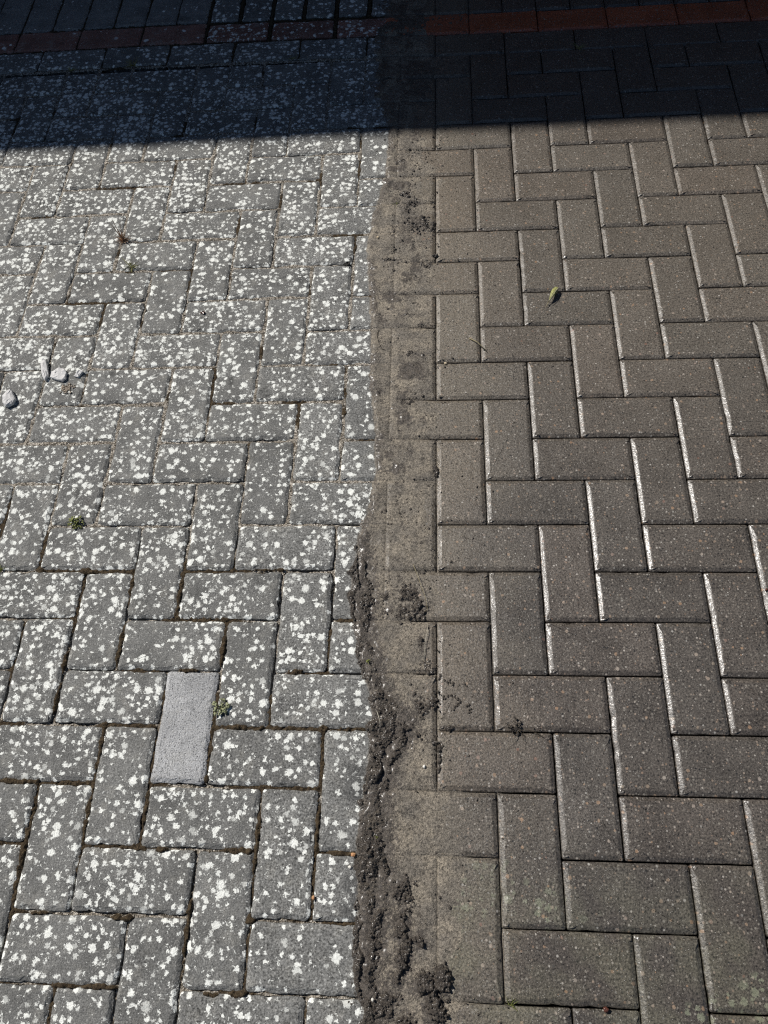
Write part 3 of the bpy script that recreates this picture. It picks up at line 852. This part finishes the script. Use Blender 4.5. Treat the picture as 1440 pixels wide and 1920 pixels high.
chipstone('slate_chip', flip([(-10.66, 6.41), (-10.6, 6.33), (-10.49, 6.13), (-10.52, 6.02), (-10.65, 5.93), (-10.76, 6.02), (-10.8, 6.21), (-10.74, 6.35)]), .013, 'leftmost pale layered slate chip lying apart near the left edge', seed=4)
chipstone('slate_chip', flip([(-9.28, 6.78), (-9.23, 6.92), (-9.14, 6.96), (-9.08, 6.9), (-9.14, 6.8), (-9.17, 6.74)]), .006, 'smallest grey slate chip beside a mossy joint', seed=5)
def pebble(u, v, r, mat, label, name='pebble'):
    me = blobs(name, [(0, 0, r * .5, r, r * .8, r * .65)], M[mat], int(abs(u * 100)), True)
    return tag(link(name, me, M[mat], loc=(u * P, v * P, 0.0002)), label, 'pebble', 'tiny pebbles on the paving')
pebble(-2.37, -3.02, .0042, 'orange', 'orange pebble beside the mud ridge near a joint').location.z = .003
pebble(-2.99, -3.66, .0035, 'orange', 'tiny orange pebble in the joint left of the mud ridge')
pebble(-0.79, 6.95, .0034, 'tan', 'tan round pebble in the horizontal joint right of the silt')
pebble(-1.22, -1.61, .0032, 'white', 'white pebble lying on the tan silt').location.z = .002
pebble(1.49, -5.0, .0046, 'redbrown', 'shiny red brown pebble near the bottom edge')
pebble(5.07, 1.63, .0030, 'redbrown', 'red brown crumb at the right edge of the picture')
pebble(-1.98, -5.0, .0026, 'white', 'pale pebble set in dark mud near the bottom').location.z = .008
pebble(-2.42, 10.83, .0036, 'tan', 'pale pebble at the left edge of the upper silt').location.z = .002
pebble(-2.42, -3.2, .0032, 'white', 'white crumb on the damp block below the orange pebble')
chipstone('slate_chip', flip([(-3.24, 9.98), (-3.12, 10.07), (-3.06, 10.02), (-3.13, 9.94)]), .003, 'small black chip in the joint near the upper silt edge', 'chip', seed=8)
chipstone('slate_chip', flip([(-6.58, 8.58), (-6.52, 8.62), (-6.46, 8.60), (-6.5, 8.54)]), .003, 'little brown flake lying on a lichen covered block', 'redbrown', seed=9)
its = []
for k in range(70):
    its.append((rg.normal(-9.39, .07) * P, rg.normal(6.44, .06) * P, .001, *(rg.uniform(.0012, .0032, 3))))
tag(link('grit_heap', blobs('grit_heap', its, M['grit'], 9), M['grit']), 'scatter of brown grit below the broad slate chip', 'grit', kind='stuff')

# ------------------------------------------------------------------ stems, blades, weeds
def tube(pts, r0, r1, seg=5):
    V, F = [], []; pts = [Vector(p) for p in pts]; n_ = len(pts)
    for k, p in enumerate(pts):
        t = (pts[min(k + 1, n_ - 1)] - pts[max(k - 1, 0)]).normalized()
        a = t.cross(Vector((0, 0, 1)))
        if a.length < .01: a = Vector((1, 0, 0))
        a.normalize(); b = t.cross(a)
        r = r0 + (r1 - r0) * k / (n_ - 1)
        for q in range(seg):
            an = 6.2832 * q / seg
            V.append(p + a * r * math.cos(an) + b * r * math.sin(an))
    for k in range(n_ - 1):
        for q in range(seg): F.append((k * seg + q, k * seg + (q + 1) % seg, (k + 1) * seg + (q + 1) % seg, (k + 1) * seg + q))
    F.append(tuple(range(seg))[::-1]); F.append(tuple((n_ - 1) * seg + q for q in range(seg)))
    return V, F
def join(parts):
    V, F = [], []
    for v, f in parts:
        o_ = len(V); V += v; F += [tuple(o_ + a for a in q) for q in f]
    return V, F
def stem(name, uvz, r0, r1, mat, label, cat):
    pts = [(u * P, v * P, z) for u, v, z in uvz]
    o = Vector(pts[0]); V, F = tube([Vector(p) - o for p in pts], r0, r1, 6)
    return tag(link(name, mesh_py(name, V, F, True), M[mat], loc=o), label, cat)
stem('dry_grass_stalk', [(-1.45, 2.12, .004), (-1.37, 1.9, .007), (-1.29, 1.66, .008), (-1.21, 1.43, .007), (-1.17, 1.22, .004), (-1.27, 1.12, .003)], .0005, .0004, 'straw', 'thin bent dry stem lying across the silt beside mud', 'straw')
stem('pale_straw', [(-1.17, .93, .003), (-1.17, .77, .005), (-1.21, .6, .005), (-1.23, .24, .003)], .0004, .0005, 'pale_straw', 'short pale stem lying on the dark worm shaped mud', 'straw')
stem('straw_piece', [(-.25, 7.64, .002), (-.07, 7.49, .006), (.13, 7.26, .002)], .0011, .0009, 'straw', 'short straw piece lying over a joint right of the silt', 'straw')
stem('root_fibre', [(-2.31, 7.94, .003), (-2.34, 7.76, .004), (-2.3, 7.56, .004), (-2.22, 7.38, .004), (-2.14, 7.35, .003)], .0006, .0005, 'dark_root', 'dark curved root fibre lying on the upper silt', 'root')
stem('twig', [(-2.05, -.72, .016), (-2.0, -.86, .017), (-1.98, -.98, .014)], .0007, .0005, 'pale_straw', 'tiny pale twig stuck in the mud ridge', 'twig')

def blade(rg, L, lean, az, r, droop=.6, base=(0, 0, 0)):
    pts = []
    for t in np.linspace(0, 1, 6):
        out = L * (math.sin(lean) * t + droop * t * t * .5 * math.sin(lean)); up = L * (math.cos(lean) * t - droop * .5 * t * t * math.cos(lean) * .8)
        pts.append((base[0] + math.cos(az) * out, base[1] + math.sin(az) * out, base[2] + max(up, .001 * t)))
    return tube(pts, r, r * .25, 4)
def tuft(name, u, v, label, mat, nb, L, r, seed, cat='weed', lean=(.4, 1.3), long_=()):
    rg = np.random.default_rng(seed)
    root = bpy.data.objects.new(name, None); COL.objects.link(root); root.location = (u * P, v * P, -.002)
    tag(root, label, cat, 'weeds growing in the joints')
    ps = [blade(rg, L * rg.uniform(.5, 1.1), rg.uniform(*lean), rg.uniform(0, 6.28), r * rg.uniform(.7, 1.2), base=(rg.normal(0, L * .12), rg.normal(0, L * .06), 0)) for _ in range(nb)]
    V, F = join(ps); link('blades', mesh_py('blades', V, F), M[mat], root)
    for az, ll, le in long_:
        V, F = blade(rg, ll, le, az, r * 1.9, .2); link('stalk', mesh_py('stalk', V, F), M[mat], root)
    return root
tuft('dry_weed', -8.94, 11.05, 'reddish brown dried weed in a joint, long shadow beside it', 'dry', 60, .020, .0009, 3, lean=(.3, 1.4), long_=[(2.6, .055, .35), (2.2, .062, .3), (1.2, .05, .25), (.5, .045, .5), (-1.5, .04, .2)])
tuft('grass_tuft', -8.57, 10.14, 'olive grass tuft in a joint just below the dried weed', 'grass', 46, .020, .0008, 4, 'grass', (.5, 1.45), [(2.4, .035, 1.2), (-1.2, .03, 1.2), (.4, .025, 1.1)])
tuft('grass_tuft', -10.0, 18.26, 'spidery grass tuft in the shaded joint by the border', 'grass', 26, .03, .0008, 5, 'grass', (.6, 1.4))
tuft('sprout', 3.07, 18.02, 'small dim sprout in the shaded washed joint', 'grass', 18, .022, .0007, 6, 'sprout', (.6, 1.4))
tuft('sprout', -1.99, 12.0, 'small green sprout standing in the upper silt', 'weed', 16, .014, .0008, 7, 'sprout', (.4, 1.3))
tuft('sprout', 0.11, -5.0, 'thin green sprout in a joint at the bottom edge', 'weed', 12, .014, .0006, 8, 'sprout', (.5, 1.4))
tuft('grass_tuft', -9.76, 2.03, 'green tuft in the joint at the left edge', 'weed', 20, .012, .0007, 9, 'grass', (.4, 1.3))
tuft('grass_tuft', -11.9, 18.15, 'faint grass tuft left of the spidery one in shade', 'grass', 16, .02, .0006, 15, 'grass', (.7, 1.4))
tuft('grass_tuft', -5.2, 18.2, 'faint brown tuft in the shaded joint near the middle', 'grass', 14, .018, .0006, 16, 'grass', (.7, 1.4))

def rosette(name, u, v, label, mat, n_, R, seed, sq=1.0):
    rg = np.random.default_rng(seed)
    root = bpy.data.objects.new(name, None); COL.objects.link(root); root.location = (u * P, v * P, -.001)
    tag(root, label, 'weed', 'weeds growing in the joints')
    it = []; st = []
    for k in range(n_):
        a = rg.uniform(0, 6.28); d = R * math.sqrt(rg.uniform(.02, 1)); z = .002 + .011 * (1 - d / R) * rg.uniform(.6, 1.1) + .002
        x, y = d * math.cos(a), d * math.sin(a) * sq
        st.append(tube([(0, 0, 0), (x * .6, y * .6, z * .8), (x, y, z)], .0006, .0004, 4))
        s_ = rg.uniform(.0013, .0030)
        it.append((x, y, z, s_ * 1.4, s_ * .8, s_ * .5))
        for q in range(2): it.append((x + rg.normal(0, .002), y + rg.normal(0, .002), z - rg.uniform(0, .002), s_ * .9, s_ * .6, s_ * .4))
    link('leaves', blobs('leaves', it, M[mat], seed), M[mat], root)
    V, F = join(st); link('stems', mesh_py('stems', V, F), M[mat], root)
    return root
rosette('small_weed', -8.42, 3.07, 'rounded yellow green weed in a joint at the left', 'weed', 34, .016, 11)
rosette('small_weed', -4.90, -.66, 'grey green weed beside the pale newer block', 'weed_grey', 26, .017, 12, .9)
sp = tuft('sprout', -2.28, .22, 'tiny bright green leaf poking from the mud ridge', 'weed', 4, .010, .0013, 13, 'sprout', (.3, .9))
sp.location.z = .004
sp = tuft('sprout', -1.98, -2.75, 'speck of green sprouting from the mud ridge', 'weed', 5, .006, .001, 14, 'sprout', (.2, 1.0))
sp.location.z = .012

# dead uprooted weed on the washed blocks
root = bpy.data.objects.new('uprooted_weed', None); COL.objects.link(root); root.location = (.39 * P, -.98 * P, 0)
tag(root, 'dark wet uprooted weed lying across a washed joint', 'weed')
its = []
for k in range(46):
    a, b = (rg.normal(0, .0035), rg.normal(.004, .0075)) if k < 30 else (rg.normal(-.010, .004), rg.normal(.003, .0035))
    its.append((a, b, .002 + rg.uniform(0, .005), *rg.uniform(.0009, .0028, 3)))
link('clump', blobs('clump', its, M['mud'], 6), M['mud'], root)
for pl in ([(.002, 0, .004), (.008, -.006, .006), (.010, -.016, .004), (.015, -.021, .001)], [(-.001, -.002, .003), (-.003, -.012, .005), (-.004, -.02, .001)], [(-.006, .004, .004), (-.016, .010, .004), (-.02, .012, .001)],
           [(.003, .01, .004), (.006, .016, .005), (.004, .02, .001)], [(.004, .0, .003), (.02, .001, .003), (.034, -.004, .002), (.046, -.012, .001)]):
    V, F = tube(pl, .0008, .0004, 5); link('rootlet', mesh_py('rootlet', V, F, True), M['dark_root'], root)

# curled husk on the washed blocks
def husk():
    a, b, c = Vector((1.80, 9.04, 0)) * P, Vector((1.63, 8.77, 0)) * P, Vector((1.51, 8.48, 0)) * P
    root = bpy.data.objects.new('curled_leaf', None); COL.objects.link(root); root.location = b
    tag(root, 'curled yellow green leaf lying on the washed blocks', 'leaf')
    n1, n2 = 14, 8
    ax = (c - a); L = ax.length; ax.normalize(); sd_ = Vector((-ax.y, ax.x, 0))
    V, F = [], []
    for lay in (0, 1):
        for k in range(n1):
            t = k / (n1 - 1)
            wd = .0088 * math.sin(math.pi * min(1, t * 1.05 + .10)) ** .7 * (1 - t * .72) + .0003
            for q in range(n2):
                s = q / (n2 - 1) * 2 - 1
                ang = s * 1.25
                p = a - b + ax * (L * t * .86) + sd_ * (wd * math.sin(ang)) + Vector((0, 0, .0015 + .010 * math.sin(math.pi * (t * .8 + .12)) + wd * .75 * (math.cos(ang)) - wd * .3 + .0007 * math.sin(q * 2.4) - lay * .0004))
                V.append(p)
    N_ = n1 * n2
    for lay in (0, 1):
        for k in range(n1 - 1):
            for q in range(n2 - 1):
                f = (k * n2 + q, k * n2 + q + 1, (k + 1) * n2 + q + 1, (k + 1) * n2 + q)
                F.append(tuple(lay * N_ + x for x in (f if lay == 0 else f[::-1])))
    link('leaf_blade', mesh_py('leaf_blade', V, F, True), M['leaf'], root)
    e = a - b + ax * (L * .80)
    V, F = tube([e + Vector((0, 0, .007)), e + ax * .008 + Vector((0, 0, .005)), c - b + Vector((0, 0, .001))], .0009, .0004, 6)
    link('leaf_stalk', mesh_py('leaf_stalk', V, F, True), M['straw'], root)
    V, F = tube([a - b + ax * (L * t) + sd_ * (.0052 * (1 - t)) + Vector((0, 0, .0045 + .011 * math.sin(math.pi * (t * .8 + .12)))) for t in (0.02, .2, .4, .6, .8)], .0008, .0004, 5)
    link('leaf_rib', mesh_py('leaf_rib', V, F, True), M['pale_straw'], root)
husk()
